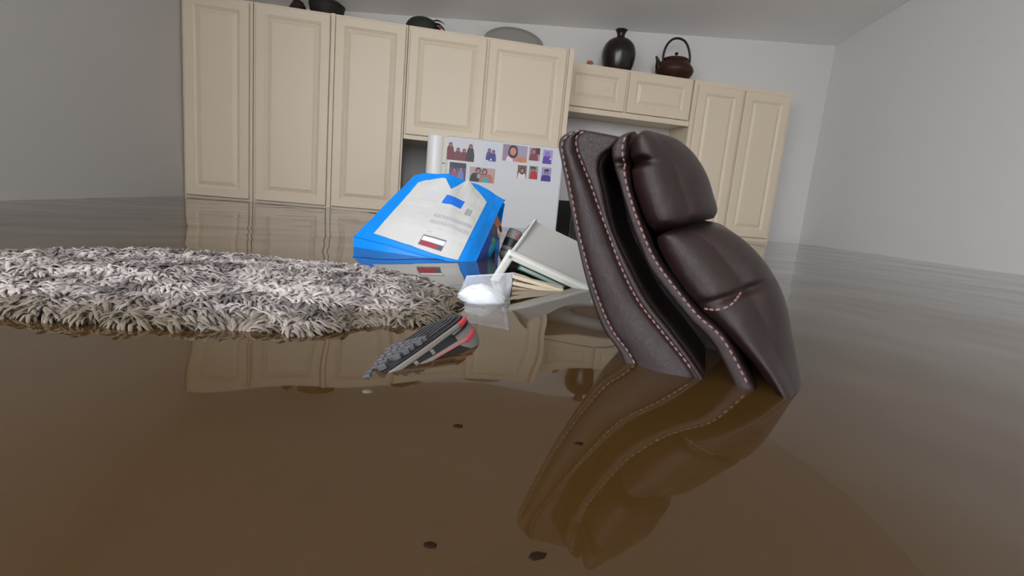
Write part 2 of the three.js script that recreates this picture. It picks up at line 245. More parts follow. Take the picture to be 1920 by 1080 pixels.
// ---------- things on top of the cabinets ----------
{ // dark vase
  const g = thing('vase', 'dark brown glazed vase with narrow flared neck on the wall cabinet', 'vase', [1.385, TOP, -3.80]);
  const P = [[0.0, 0], [0.085, 0], [0.097, 0.012], [0.112, 0.055], [0.121, 0.11], [0.119, 0.15], [0.104, 0.192], [0.076, 0.222], [0.045, 0.238], [0.031, 0.245], [0.028, 0.255], [0.031, 0.272], [0.043, 0.294], [0.044, 0.297], [0.038, 0.295], [0.024, 0.265]];
  const lp = []; for (let i = 0; i <= 70; i++) { const q = cr(P, i / 70); lp.push(new THREE.Vector2(Math.max(0, q[0]), q[1])); }
  mesh('body', new THREE.LatheGeometry(lp, 56), phys({ color: rgb(0.009, 0.003, 0.0025), roughness: 0.3, clearcoat: 0.12, clearcoatRoughness: 0.1 }), g);
}
{ // teapot
  const g = thing('teapot', 'rust-brown cast iron teapot with a tall hoop handle on the wall cabinet', 'teapot', [1.835, TOP, -3.80]);
  const iron = std({ color: rgb(0.045, 0.011, 0.004), roughness: 0.5, metalness: 0.2, bumpMap: plasterBump, bumpScale: 0.001 }), dark = std({ color: rgb(0.02, 0.012, 0.008), roughness: 0.5, metalness: 0.3 });
  const P = [[0, 0], [0.085, 0], [0.108, 0.016], [0.133, 0.052], [0.138, 0.075], [0.126, 0.100], [0.106, 0.122], [0.094, 0.138], [0.092, 0.146]];
  const lp = []; for (let i = 0; i <= 50; i++) { const q = cr(P, i / 50); lp.push(new THREE.Vector2(Math.max(0, q[0]), q[1])); }
  mesh('body', new THREE.LatheGeometry(lp, 56), iron, g);
  const lid = mesh('lid', new THREE.LatheGeometry([[0.096, 0.144], [0.096, 0.152], [0.086, 0.158], [0.05, 0.168], [0.0, 0.172]].map((p) => new THREE.Vector2(...p)), 48), iron, g);
  const kn = new THREE.LatheGeometry([[0.004, 0.17], [0.005, 0.184], [0.013, 0.19], [0.014, 0.198], [0.008, 0.205], [0, 0.206]].map((p) => new THREE.Vector2(...p)), 20); mesh('knob', kn, dark, lid);
  mesh('handle', tube([V(-0.098, 0.12, 0), V(-0.102, 0.18, 0), V(-0.085, 0.245, 0), V(-0.045, 0.29, 0), V(0.005, 0.303, 0), V(0.055, 0.288, 0), V(0.092, 0.24, 0), V(0.112, 0.175, 0), V(0.11, 0.115, 0)], 0.0085, 60, 10), dark, g);
  const sp = new THREE.CatmullRomCurve3([V(-0.10, 0.055, 0), V(-0.128, 0.085, 0), V(-0.138, 0.12, 0), V(-0.152, 0.148, 0), V(-0.16, 0.155, 0)]);
  const sg = new THREE.TubeGeometry(sp, 24, 1, 12); { const p = sg.attributes.position, fr = 24; for (let i = 0; i <= fr; i++) { const c = sp.getPointAt(i / fr), r = 0.03 * (1 - i / fr) ** 1.2 + 0.0075; for (let j = 0; j <= 12; j++) { const k = i * 13 + j; p.setXYZ(k, c.x + (p.getX(k) - c.x) * r, c.y + (p.getY(k) - c.y) * r, c.z + (p.getZ(k) - c.z) * r); } } sg.computeVertexNormals(); }
  mesh('spout', sg, dark, g);
  for (const x of [-0.1, 0.112]) mesh('lug', new THREE.TorusGeometry(0.012, 0.004, 8, 16).translate(x, 0.118, 0), dark, g);
}
{ // oval platter leaning on the wall
  const g = thing('oval_platter', 'large grey oval platter leaning on the wall above the two-door cabinet', 'platter', [0.615, TOP, -3.83]);
  const P = [[0, 0.022], [0.14, 0.022], [0.17, 0.014], [0.205, 0.0], [0.21, 0.002], [0.175, 0.02], [0.145, 0.03], [0, 0.03]].map((p) => new THREE.Vector2(...p));
  const l = new THREE.LatheGeometry(P, 64); l.scale(1.04, 1, 0.54); l.rotateX(Math.PI / 2 - 0.16); l.translate(0, 0.113, -0.03);
  mesh('dish', l, std({ color: rgb(0.27, 0.255, 0.235), roughness: 0.6 }), g);
}
{ // dark hat-like basket with dried leaves
  const g = thing('dried_arrangement', 'dark basket with dried leaves and a red berry above the seam of the cabinets', 'decoration', [-0.03, TOP + 0.001, -3.72]);
  const dk = std({ color: rgb(0.022, 0.026, 0.022), roughness: 0.75 });
  const bp = []; for (let i = 0; i <= 14; i++) { const a = i / 14; bp.push(new THREE.Vector2(0.105 * Math.cos(a * Math.PI / 2) ** 0.7, 0.075 + 0.07 * Math.sin(a * Math.PI / 2))); }
  const dome = new THREE.LatheGeometry([new THREE.Vector2(0.085, 0), ...bp], 32); { const p = dome.attributes.position; for (let i = 0; i < p.count; i++) { const y = p.getY(i), a = Math.atan2(p.getZ(i), p.getX(i)), k = 1 + 0.035 * Math.sin(y * 500) + 0.02 * Math.sin(a * 22); p.setX(i, p.getX(i) * k); p.setZ(i, p.getZ(i) * k); } dome.computeVertexNormals(); }
  mesh('basket', dome, dk, g);
  const leaf = std({ color: rgb(0.06, 0.05, 0.045), roughness: 0.8 }), leaf2 = std({ color: rgb(0.17, 0.12, 0.11), roughness: 0.8 });
  for (let i = 0; i < 11; i++) { const L = rr(0.07, 0.12), w = rr(0.012, 0.02), lg = grid((s, t) => [s * L, 0.02 * Math.sin(s * 2.6) - 0.05 * s * s, (t - 0.5) * 2 * w * Math.sin(Math.PI * (0.06 + 0.92 * s)) ** 0.8 + 0], 10, 4); lg.rotateZ(rr(-0.1, 0.55)); lg.rotateY(rr(-0.7, 0.7)); lg.translate(0.055, 0.105 - i * 0.004, rr(-0.03, 0.05)); mesh('leaf', lg, i % 3 ? leaf : leaf2, g); }
  mesh('berry', new THREE.SphereGeometry(0.012, 16, 12).translate(0.115, 0.078, 0.09), std({ color: rgb(0.35, 0.05, 0.035), roughness: 0.35 }), g);
}
{ // dark baskets at the left
  const g = thing('dark_basket', 'dark low basket at the left end of the cabinet tops', 'basket', [-0.63, TOP, -3.7]);
  const dk = std({ color: rgb(0.014, 0.011, 0.010), roughness: 0.7 });
  const wv = new THREE.LatheGeometry([[0.0, 0], [0.07, 0], [0.095, 0.05], [0.105, 0.1], [0.11, 0.122], [0.098, 0.125], [0.09, 0.08]].map((p) => new THREE.Vector2(...p)), 40); mesh('bowl', wv, dk, g);
  mesh('rim', new THREE.TorusGeometry(0.105, 0.007, 8, 40).rotateX(Math.PI / 2).translate(0, 0.122, 0), dk, g);
  mesh('handle', tube([V(-0.1, 0.12, 0), V(-0.07, 0.15, 0.0), V(0, 0.16, 0), V(0.07, 0.15, 0), V(0.1, 0.12, 0)], 0.006), dk, g);
  const j = thing('ginger_jar', 'small dark red-brown jar beside the basket on the cabinet tops', 'jar', [-0.80, TOP, -3.68]);
  mesh('body', new THREE.LatheGeometry([[0, 0], [0.035, 0], [0.05, 0.03], [0.055, 0.07], [0.04, 0.1], [0.03, 0.105]].map((p) => new THREE.Vector2(...p)), 32), std({ color: rgb(0.03, 0.01, 0.008), roughness: 0.3 }), j);
  mesh('lid', new THREE.LatheGeometry([[0.034, 0.104], [0.034, 0.112], [0.02, 0.122], [0.006, 0.125], [0.007, 0.134], [0, 0.137]].map((p) => new THREE.Vector2(...p)), 24), std({ color: rgb(0.02, 0.01, 0.01), roughness: 0.3 }), j);
}
tag(mesh('red_ornament', (() => { const b = new THREE.SphereGeometry(0.024, 20, 14); b.scale(1, 0.62, 0.8); b.translate(1.14, TOP + 0.0145, -3.69); return b; })(), std({ color: rgb(0.40, 0.12, 0.08), roughness: 0.45 })), 'tiny red ornament on the wall cabinet left of the dark vase', 'ornament');

// ---------- blue bag ----------
{
  const CRE = [[-0.155, 0.027, -1.39], [-0.07, 0.018, -1.325], [0.04, 0.001, -1.266], [0.105, 0.0, -1.235], [0.152, 0.0, -1.252]];
  const TP = [[-0.010, 0.199, -1.47], [0.034, 0.205, -1.46], [0.14, 0.193, -1.46], [0.20, 0.174, -1.46], [0.243, 0.154, -1.46]];
  const N = [0.10, 0.62, 0.78];
  const crum = (t, v) => 0.020 * Math.max(0, 1 - Math.abs(t - 0.47) / (t < 0.47 ? 0.47 : 0.53)) * Math.min(1, v * 4) * (1 - 0.7 * v) + 0.006 * Math.sin(Math.PI * v) * Math.sin(Math.PI * Math.min(1, t)) * 1.6 + 0.0035 * fbm(t * 7, v * 6, 2) * Math.min(1, v * 5) + 0.010 * Math.exp(-(((t - 0.36 - 0.25 * (1 - v)) / 0.05) ** 2)) * v * v - 0.004 * Math.exp(-(((t - 0.52) / 0.04) ** 2)) * v ** 3;
  const F = (t, v, off = 0) => { const a = cr(CRE, t), b = cr(TP, t), k = crum(t, v) + off; return [0, 1, 2].map((i) => a[i] + (b[i] - a[i]) * v + N[i] * k); };
  const g = thing('pet_food_bag', 'bright blue plastic pet food bag with a white label, floating before the refrigerator', 'bag');
  const film = phys({ color: rgb(0.0, 0.20, 0.66), roughness: 0.38, specularIntensity: 0.6 });
  mesh('front_panel', grid((s, t) => F(t, s), 60, 90), film, g);
  // bottom lip under the crease, running into the water
  const lip = mesh('bottom_fold', grid((s, t) => { const a = cr(CRE, t); return [a[0] + 0.001 * s, a[1] - (a[1] + 0.05) * s, a[2] + 0.006 * Math.sin(s * 3) - 0.02 * s * (t > 0.7 ? 1 : 0)]; }, 10, 60), film, g);
  mesh('seam', tube([0, 0.15, 0.3, 0.45, 0.6].map((t) => { const a = cr(CRE, t); return V(a[0], a[1] + 0.0005, a[2] + 0.001); }), 0.0022, 60, 6), film, lip);
  // left edge fold and top fold
  mesh('side_fold', grid((s, t) => { const p = F(0, s); return [p[0] - 0.010 * Math.sin(t * 3.1) * (0.4 + s * 0.3), p[1] - 0.06 * t, p[2] - 0.11 * t]; }, 30, 8), film, g);
  mesh('top_fold', grid((s, t) => { const p = F(t, 1); return [p[0], p[1] + 0.004 * Math.sin(s * 3.1) - 0.22 * s * s, p[2] - 0.10 * s]; }, 16, 60), film, g);
  // printed right gusset
  const gt = canvasTex(256, 512, (c, w, h) => {
    c.fillStyle = '#0a4fae'; c.fillRect(0, 0, w, h); c.fillStyle = '#083b8e'; c.fillRect(w * 0.0, h * 0.55, w * 0.35, h * 0.45);
    c.fillStyle = '#12314f'; c.beginPath(); c.ellipse(w * 0.4, h * 0.48, w * 0.36, h * 0.14, 0.3, 0, 7); c.fill();
    c.fillStyle = '#b5633a'; c.beginPath(); c.ellipse(w * 0.85, h * 0.3, w * 0.22, h * 0.13, 0.2, 0, 7); c.fill();
    c.fillStyle = '#e0b796'; c.beginPath(); c.ellipse(w * 0.9, h * 0.5, w * 0.16, h * 0.08, 0, 0, 7); c.fill();
    c.fillStyle = '#1a1310'; c.beginPath(); c.ellipse(w * 0.95, h * 0.44, w * 0.1, h * 0.05, 0, 0, 7); c.fill();
    c.fillStyle = '#2597b5'; c.beginPath(); c.ellipse(w * 0.5, h * 0.76, w * 0.26, h * 0.13, 0.5, 0, 7); c.fill();
    c.fillStyle = '#4f8f63'; c.beginPath(); c.ellipse(w * 0.35, h * 0.66, w * 0.12, h * 0.05, 0.2, 0, 7); c.fill();
    c.fillStyle = '#c9705c'; c.beginPath(); c.ellipse(w * 0.86, h * 0.66, w * 0.1, h * 0.06, 0, 0, 7); c.fill();
    c.fillStyle = '#0a2f8a'; c.beginPath(); c.ellipse(w * 0.8, h * 0.86, w * 0.22, h * 0.1, 0, 0, 7); c.fill();
  });
  mesh('side_gusset', grid((s, t) => { const p = F(1, s), q = [0.240 - 0.010 * Math.sin(s * 9) - 0.03 * (1 - s) ** 2, 0.150 * s - 0.03 * (1 - s), -1.52 + 0.14 * (1 - s)]; const e = Math.sin(t * Math.PI) * 0.016 * Math.sin(s * 7); return [0, 1, 2].map((i) => p[i] + (q[i] - p[i]) * t + (i === 0 ? e : 0)); }, 40, 16, (s, t) => [t, s]), phys({ map: gt, roughness: 0.35, specularIntensity: 0.6 }), g).userData.label = 'side panel with a colourful pet picture';
  mesh('back_panel', grid((s, t) => { const p = F(t, 1); return [p[0] + 0.02, (p[1] - 0.012) * (1 - s) - 0.05 * s, p[2] - 0.10 - 0.04 * Math.sin(s * 3.1)]; }, 12, 30), film, g);
  // white label: corners in the panel's own (t, v)
  const tri = (x, c, w) => Math.max(0, 1 - Math.abs(x - c) / w);
  const TOPS = [0.83, 0.875, 0.895, 0.90, 0.77, 0.965, 0.935, 0.905, 0.875, 0.845, 0.81], rise = (x) => { const i = Math.min(9, Math.floor(x * 10)); return TOPS[i] + (TOPS[i + 1] - TOPS[i]) * (x * 10 - i); };
  const lab = (x, y) => {
    const lo = [0.125 + 0.625 * x, 0.075 * (1 - x) + 0.004];
    const hi = [0.1875 + 0.5875 * x, rise(x)];
    const ridge = 0.013 * (tri(x, 0.53, 0.14) + 0.8 * tri(x, 0.27, 0.13)) * Math.max(0, (y - 0.72) / 0.28) ** 1.3 + 0.0025 * tri(x, 0.40, 0.05);
    return F(lo[0] + (hi[0] - lo[0]) * y, lo[1] + (hi[1] - lo[1]) * y, 0.0018 + ridge + 0.0012 * Math.abs(fbm(x * 9, y * 9, 6)));
  };
  const lt = canvasTex(1024, 1024, (c, w, h) => {
    c.fillStyle = '#b3b3b0'; c.fillRect(0, 0, w, h);
    const lines = (x, y, W, n, step, col, lw) => { c.fillStyle = col; for (let i = 0; i < n; i++) { let X = x; while (X < x + W) { const L = 14 + rnd() * 34; c.fillRect(X, y + i * step, Math.min(L, x + W - X), lw); X += L + 8; } } };
    c.fillStyle = '#0b62c4'; c.fillRect(w * 0.40, h * 0.29, w * 0.235, h * 0.12);
    lines(w * 0.08, h * 0.40, w * 0.30, 1, 10, '#8f9095', 4); lines(w * 0.10, h * 0.48, w * 0.26, 2, 16, '#bcbcbb', 4);
    c.fillStyle = '#adb0bd'; c.fillRect(w * 0.25, h * 0.25, w * 0.05, h * 0.11);
    lines(w * 0.10, h * 0.62, w * 0.26, 3, 26, '#b8b8b5', 4); lines(w * 0.14, h * 0.76, w * 0.2, 2, 22, '#b6b6b3', 4);
    lines(w * 0.46, h * 0.10, w * 0.34, 8, 17, '#aaaaa8', 5); lines(w * 0.66, h * 0.24, w * 0.30, 6, 17, '#aaaaa8', 5);
    lines(w * 0.45, h * 0.46, w * 0.24, 2, 18, '#97979a', 4);
    lines(w * 0.42, h * 0.57, w * 0.54, 4, 12, '#8d8f96', 8); lines(w * 0.42, h * 0.66, w * 0.54, 4, 12, '#95979d', 8);
    lines(w * 0.76, h * 0.82, w * 0.2, 2, 18, '#9a9a9b', 4);
    c.fillStyle = '#707074'; for (let i = 0; i < 22; i++) c.fillRect(w * 0.72 + i * 5.2, h * 0.37, 1.6 + rnd() * 2.6, h * 0.10);
    c.fillStyle = '#606066'; c.fillRect(w * 0.44, h * 0.845, w * 0.25, h * 0.115); c.fillStyle = '#c6c6c8'; c.fillRect(w * 0.447, h * 0.86, w * 0.236, h * 0.045);
    c.fillStyle = '#8c2230'; c.fillRect(w * 0.447, h * 0.91, w * 0.17, h * 0.042); c.fillStyle = '#4a4a4c'; c.fillRect(w * 0.617, h * 0.91, w * 0.066, h * 0.042); lines(w * 0.45, h * 0.80, w * 0.05, 1, 10, '#8a8a8c', 5);
  });
  mesh('label', grid((s, t) => lab(t, s), 60, 80, (s, t) => [t, s * rise(t) / 0.955]), std({ map: lt, roughness: 0.55 }), g).userData.label = 'crumpled white printed label';
}

// ---------- white storage bin tipped on its side ----------
{
  const g = thing('storage_bin', 'white plastic storage bin tipped into the water beside the recliner', 'bin');
  const A = V(0.180, 0.056, -0.95), B = V(0.332, 0.000, -0.945), ex = B.clone().sub(A), Lx = ex.length(); ex.normalize();
  const back0 = V(0.262, 0.124, -1.11), eb = back0.clone().sub(A); const Lb = eb.length() * 0.98; eb.addScaledVector(ex, -eb.dot(ex)); const D = eb.length(); eb.normalize();
  const shearX = back0.clone().sub(A).dot(ex);                         // the bin tapers towards its base
  const ed = new THREE.Vector3().crossVectors(ex, eb).normalize(); if (ed.y > 0) ed.negate();   // down, through the mouth
  const P = (a, b, c) => A.clone().addScaledVector(ex, a).addScaledVector(eb, b).addScaledVector(ed, c).toArray();
  const wallT = 0.004, Lh = Lx + 0.06, H = 0.16;
  // walls taper: base smaller than mouth
  const tp = (a, b) => { const k = b / D; return shearX * k + a * (1 - 0.32 * k * 0.9); };
  const pl = phys({ color: rgb(0.45, 0.445, 0.42), roughness: 0.38 });
  const panel = (f) => grid(f, 14, 14);
  mesh('side_wall', merge([panel((s, t) => P(tp(t * Lh, s * D), s * D, 0.01 * s)), panel((s, t) => P(tp(t * Lh, s * D), s * D, 0.01 * s + wallT))]), pl, g);
  mesh('end_wall', merge([panel((s, t) => P(tp(0, s * D), s * D, t * H)), panel((s, t) => P(tp(wallT, s * D), s * D, t * H))]), pl, g);
  mesh('end_wall', panel((s, t) => P(tp(Lh, s * D), s * D, t * H)), pl, g);
  mesh('base', panel((s, t) => P(tp(t * Lh, D), D, 0.01 + s * (H - 0.02))), pl, g);
  // rim lip round the mouth
  const rimBar = (a0, c0, a1, c1, w) => { const p0 = V(...P(a0, -0.001, c0)), p1 = V(...P(a1, -0.001, c1)), d = p1.clone().sub(p0), L = d.length(), b = new RoundedBoxGeometry(L + w, w, 0.016, 3, 0.005), m = new THREE.Matrix4(), X = d.normalize(), Y = new THREE.Vector3().crossVectors(eb, X).normalize(); m.makeBasis(X, Y, eb); m.setPosition(p0.clone().add(p1).multiplyScalar(0.5)); b.applyMatrix4(m); return b; };
  mesh('rim', merge([rimBar(0, 0, Lh, 0, 0.016), rimBar(0, 0, -0.002, H, 0.016), rimBar(Lh, 0, Lh, H, 0.016)]), std({ color: rgb(0.60, 0.60, 0.56), roughness: 0.4 }), g);
  mesh('edge_bead', tube([0, 0.3, 0.6, 0.9, 1].map((k) => V(...P(tp(0, k * D), k * D, 0.002 + 0.008 * k))), 0.0042, 20, 8), std({ color: rgb(0.60, 0.60, 0.56), roughness: 0.4 }), g);
  // green and grey-blue books inside the mouth
  const book = (a0, a1, b, c, th, col, label) => { const o = thing('book', label, 'book'); const cov = std({ color: col, roughness: 0.5 }), Q = (x0, x1, y0, y1, z0, z1) => { const p = []; const bx = new THREE.BoxGeometry(1, 1, 1), at = bx.attributes.position; for (let i = 0; i < at.count; i++) { const x = at.getX(i) < 0 ? x0 : x1, y = at.getY(i) < 0 ? y0 : y1, z = at.getZ(i) < 0 ? z0 : z1; at.setXYZ(i, ...P(x, y, z)); } bx.computeVertexNormals(); return bx; };
    mesh('cover', merge([Q(a0, a1, b, b + 0.03, c, c + 0.0015), Q(a0, a1, b, b + 0.03, c + th, c + th + 0.0015), Q(a0, a0 + 0.0015, b, b + 0.03, c, c + th)]), cov, o); mesh('pages', Q(a0 + 0.0015, a1 - 0.002, b + 0.002, b + 0.029, c + 0.0015, c + th), std({ color: rgb(0.42, 0.45, 0.48), roughness: 0.8 }), o); };
  book(0.026, 0.15, 0.002, 0.014, 0.010, rgb(0.02, 0.12, 0.05), 'green book wedged under the rim of the white bin');
}
{ // soggy cardboard below the bin
  const g = thing('soggy_cardboard', 'folded cream cardboard flap floating below the mouth of the white bin', 'cardboard');
  const card = std({ color: rgb(0.56, 0.48, 0.36), roughness: 0.85 }), card2 = std({ color: rgb(0.36, 0.28, 0.19), roughness: 0.9 });
  const sheet = (P, mat, th) => { const f = (o) => (s, t) => { const q = [0, 1, 2].map((i) => (P[0][i] * (1 - t) + P[1][i] * t) * (1 - s) + (P[3][i] * (1 - t) + P[2][i] * t) * s); q[1] += o + 0.0012 * noise(t * 5, s * 3, o * 90); return q; }; return mesh('flap', merge([grid(f(0), 8, 20), grid(f(-th), 8, 20), grid((s, t) => f(-th * s)(0, t), 2, 20), grid((s, t) => f(-th * s)(t, 0), 2, 8)]), mat, g); };
  sheet([[0.178, 0.024, -0.905], [0.275, 0.004, -0.90], [0.285, 0.002, -0.945], [0.188, 0.022, -0.945]], card, 0.006);
  sheet([[0.178, 0.013, -0.895], [0.27, 0.001, -0.893], [0.29, 0.0, -0.945], [0.19, 0.012, -0.945]], card, 0.006);
  sheet([[0.176, 0.004, -0.888], [0.26, -0.003, -0.885], [0.28, -0.003, -0.97], [0.20, 0.003, -0.97]], card2, 0.005);
}
{ // grey bottle with black band
  const g = thing('drink_bottle', 'grey bottle with a black band and red dot, tilted behind the white bin', 'bottle', [0.266, 0.0, -1.47]);
  g.rotation.set(-0.15, 0.2, -0.34);
  const grey = std({ color: rgb(0.17, 0.165, 0.17), roughness: 0.45 });
  mesh('body', new THREE.LatheGeometry([[0, -0.03], [0.020, -0.03], [0.022, -0.026], [0.022, 0.066], [0.020, 0.074], [0.0, 0.078]].map((p) => new THREE.Vector2(...p)), 36), grey, g);
  mesh('band', new THREE.CylinderGeometry(0.0226, 0.0226, 0.026, 36, 1, true).translate(0, 0.032, 0), M.black, g);
  mesh('base_ring', new THREE.CylinderGeometry(0.0228, 0.0228, 0.007, 36, 1, true).translate(0, 0.006, 0), std({ color: rgb(0.06, 0.055, 0.06), roughness: 0.5 }), g);
  mesh('dot', new THREE.SphereGeometry(0.006, 14, 10).scale(1, 1, 0.35).translate(0.0, 0.058, 0.0215), std({ color: rgb(0.45, 0.10, 0.09), roughness: 0.4 }), g);
  const c = thing('black_pouch', 'black fabric pouch sticking up between the grey bottle and the white bin', 'pouch', [0.345, 0.0, -1.50]);
  const pg = new THREE.SphereGeometry(1, 28, 20), pp = pg.attributes.position; for (let i = 0; i < pp.count; i++) { const x = pp.getX(i), y = pp.getY(i), z = pp.getZ(i), k = 1 + 0.12 * fbm(x * 2, y * 2, z * 2); pp.setXYZ(i, x * 0.034 * k * (1 - 0.35 * Math.max(0, y)), 0.035 + y * 0.062 * k, z * 0.022 * k); } pg.computeVertexNormals();
  mesh('body', pg, std({ color: rgb(0.012, 0.012, 0.014), roughness: 0.8 }), c);
}
{ // clear bag of white powder
  const g = thing('clear_plastic_bag', 'small clear plastic bag of white powder floating beside the bin', 'bag', [0.107, 0, -0.775]);
  const blob = new THREE.SphereGeometry(1, 40, 26), p = blob.attributes.position;
  for (let i = 0; i < p.count; i++) { const x = p.getX(i), y = p.getY(i), z = p.getZ(i), k = 1 + 0.24 * fbm(x * 2.6, y * 2.6, z * 2.6); p.setXYZ(i, x * 0.036 * k * (1 - 0.1 * y), 0.004 + y * (y > 0 ? 0.021 : 0.012) * k, z * 0.026 * k); } blob.computeVertexNormals();
  mesh('contents', blob, std({ color: rgb(0.60, 0.60, 0.58), roughness: 0.9 }), g);
  const film = phys({ color: rgb(0.93, 0.95, 0.98), transmission: 0.8, roughness: 0.16, thickness: 0, ior: 1.45 });
  // gathered at a flat seam on top, spreading towards the water
  const prof = (v) => [0.041 - 0.004 * v + 0.006 * (1 - v) ** 4, 0.033 * Math.max(0, 1 - v ** 1.7) + 0.0012, -0.006 + 0.046 * v];
  mesh('plastic_skin', grid((v, t) => { const [rx, rz, y] = prof(v), a = t * 2 * Math.PI, sq = (q, e) => Math.sign(q) * Math.abs(q) ** e, k = 1 + (t > 0.999 ? 0 : 0.0), n = 0.10 * fbm(Math.cos(a) * 2.4 + 5, v * 3.2, Math.sin(a) * 2.4); return [sq(Math.cos(a), 0.75) * rx * (1 + n) * k + 0.012 * v, y + 0.005 * v * Math.cos(a) + 0.003 * v * n * 10, sq(Math.sin(a), 0.85) * rz * (1 + 2 * n) - 0.010 * v]; }, 30, 64), film, g);
  mesh('seam', tube([-1, -0.5, 0, 0.5, 1].map((q) => V(0.012 + q * 0.037, 0.040 + 0.005 * q, -0.010)), 0.0014, 24, 6), film, g);
  mesh('loose_edge', grid((s, t) => { const a = Math.PI * (0.55 + 0.95 * t), r = 0.034 + 0.036 * s * (0.6 + 0.4 * Math.sin(t * 5 + 1)); return [Math.cos(a) * r, 0.0022 + 0.003 * Math.abs(fbm(t * 8, s * 4)) + 0.004 * (1 - s), -Math.sin(a) * r * 0.9]; }, 14, 50), film, g);
}

// ---------- shaggy rug ----------
{
  const g = thing('shaggy_rug', 'grey and white shaggy rug floating on the brown water at the left', 'rug', [-0.2, 0, -0.78]);
  const OUT = [[-0.52, -1.04], [-0.36, -1.045], [-0.18, -1.0], [-0.07, -0.965], [0.04, -0.88], [0.062, -0.80], [0.055, -0.70], [0.030, -0.635], [-0.02, -0.60], [-0.075, -0.575], [-0.13, -0.555], [-0.25, -0.56], [-0.42, -0.60], [-0.60, -0.70], [-0.64, -0.90]];
  const cx = -0.24, cz = -0.80;
  const edge = []; for (let i = 0; i < 240; i++) { const f = i / 240 * OUT.length, k = Math.floor(f), u = f - k, g4 = (o) => OUT[(k + o + OUT.length) % OUT.length], q = [0, 1].map((d) => { const [a, b, c, e] = [g4(-1)[d], g4(0)[d], g4(1)[d], g4(2)[d]]; return 0.5 * (2 * b + (c - a) * u + (2 * a - 5 * b + 4 * c - e) * u * u + (3 * b - a - 3 * c + e) * u * u * u); }); edge.push(q); }
  const rad = (an) => { let best = 9, r = 0.3; for (const [x, z] of edge) { let d = Math.abs(Math.atan2(z - cz, x - cx) - an); if (d > Math.PI) d = 2 * Math.PI - d; if (d < best) { best = d; r = Math.hypot(x - cx, z - cz); } } return r; };
  const RT = []; for (let i = 0; i <= 360; i++) RT.push(rad(-Math.PI + i / 360 * 2 * Math.PI));
  const radF = (an) => { const f = (an + Math.PI) / (2 * Math.PI) * 360, k = Math.min(359, Math.floor(f)); return RT[k] + (RT[k + 1] - RT[k]) * (f - k); };
  const hgt = (x, z, q) => 0.010 * (1 - q ** 4) - 0.004 * q ** 8 + 0.012 * fbm(x * 13, z * 13, 5) * (1 - q ** 2);
  const base = grid((s, t) => { const an = -Math.PI + t * 2 * Math.PI, r = radF(an) * s, x = cx + Math.cos(an) * r, z = cz + Math.sin(an) * r; return [x + 0.2, hgt(x, z, s), z + 0.78]; }, 30, 180);
  mesh('backing', base, std({ color: rgb(0.10, 0.08, 0.065), roughness: 0.95 }), g);
  const tuft = (() => { const c = new THREE.CatmullRomCurve3([V(0, 0, 0), V(0.003, 0.008, 0.001), V(0.011, 0.011, 0.004), V(0.020, 0.006, 0.002)]), t = new THREE.TubeGeometry(c, 5, 1, 5), p = t.attributes.position; for (let i = 0; i <= 5; i++) { const q = c.getPointAt(i / 5), r = 0.0013 * (0.7 + 0.6 * Math.sin(Math.PI * (i / 5) ** 0.8)) * (i === 5 ? 0.3 : 1); for (let j = 0; j <= 5; j++) { const k = i * 6 + j; p.setXYZ(k, q.x + (p.getX(k) - q.x) * r * 1.5, q.y + (p.getY(k) - q.y) * r * 0.6, q.z + (p.getZ(k) - q.z) * r * 1.5); } } t.computeVertexNormals(); return t; })();
  const NT = 52000, im = new THREE.InstancedMesh(tuft, std({ color: 0xffffff, roughness: 0.9 }), NT); im.name = 'pile'; im.userData.kind = 'stuff'; im.castShadow = im.receiveShadow = true;
  const o = new THREE.Object3D(), col = new THREE.Color();
  for (let i = 0; i < NT; i++) {
    const an = rr(-Math.PI, Math.PI), q = Math.sqrt(rnd()) * 1.0, r = radF(an) * q, x = cx + Math.cos(an) * r, z = cz + Math.sin(an) * r;
    const fl = fbm(x * 18, z * 18, 1) * 7 + fbm(x * 60, z * 60, 4) * 3;
    o.position.set(x + 0.2, hgt(x, z, q) - 0.001, z + 0.78); o.rotation.set(rr(-0.3, 0.3), fl + rr(-0.6, 0.6), rr(-0.4, 0.12)); o.scale.setScalar(rr(0.4, 1.2)); o.updateMatrix(); im.setMatrixAt(i, o.matrix);
    const n = 0.5 + 0.5 * Math.max(-1, Math.min(1, fbm(x * 26, z * 44, 9) * 2.6 + rr(-0.25, 0.25))), soak = Math.max(0, Math.min(1, (q - 0.80) / 0.18 + 0.5 * fbm(x * 20, z * 20, 3)));
    col.setRGB((0.085 + 0.31 * n), (0.072 + 0.28 * n), (0.066 + 0.27 * n)); if (soak > 0) col.lerp(rgb(0.10, 0.075, 0.045), soak * 0.85); im.setColorAt(i, col);
  }
  g.add(im);
}

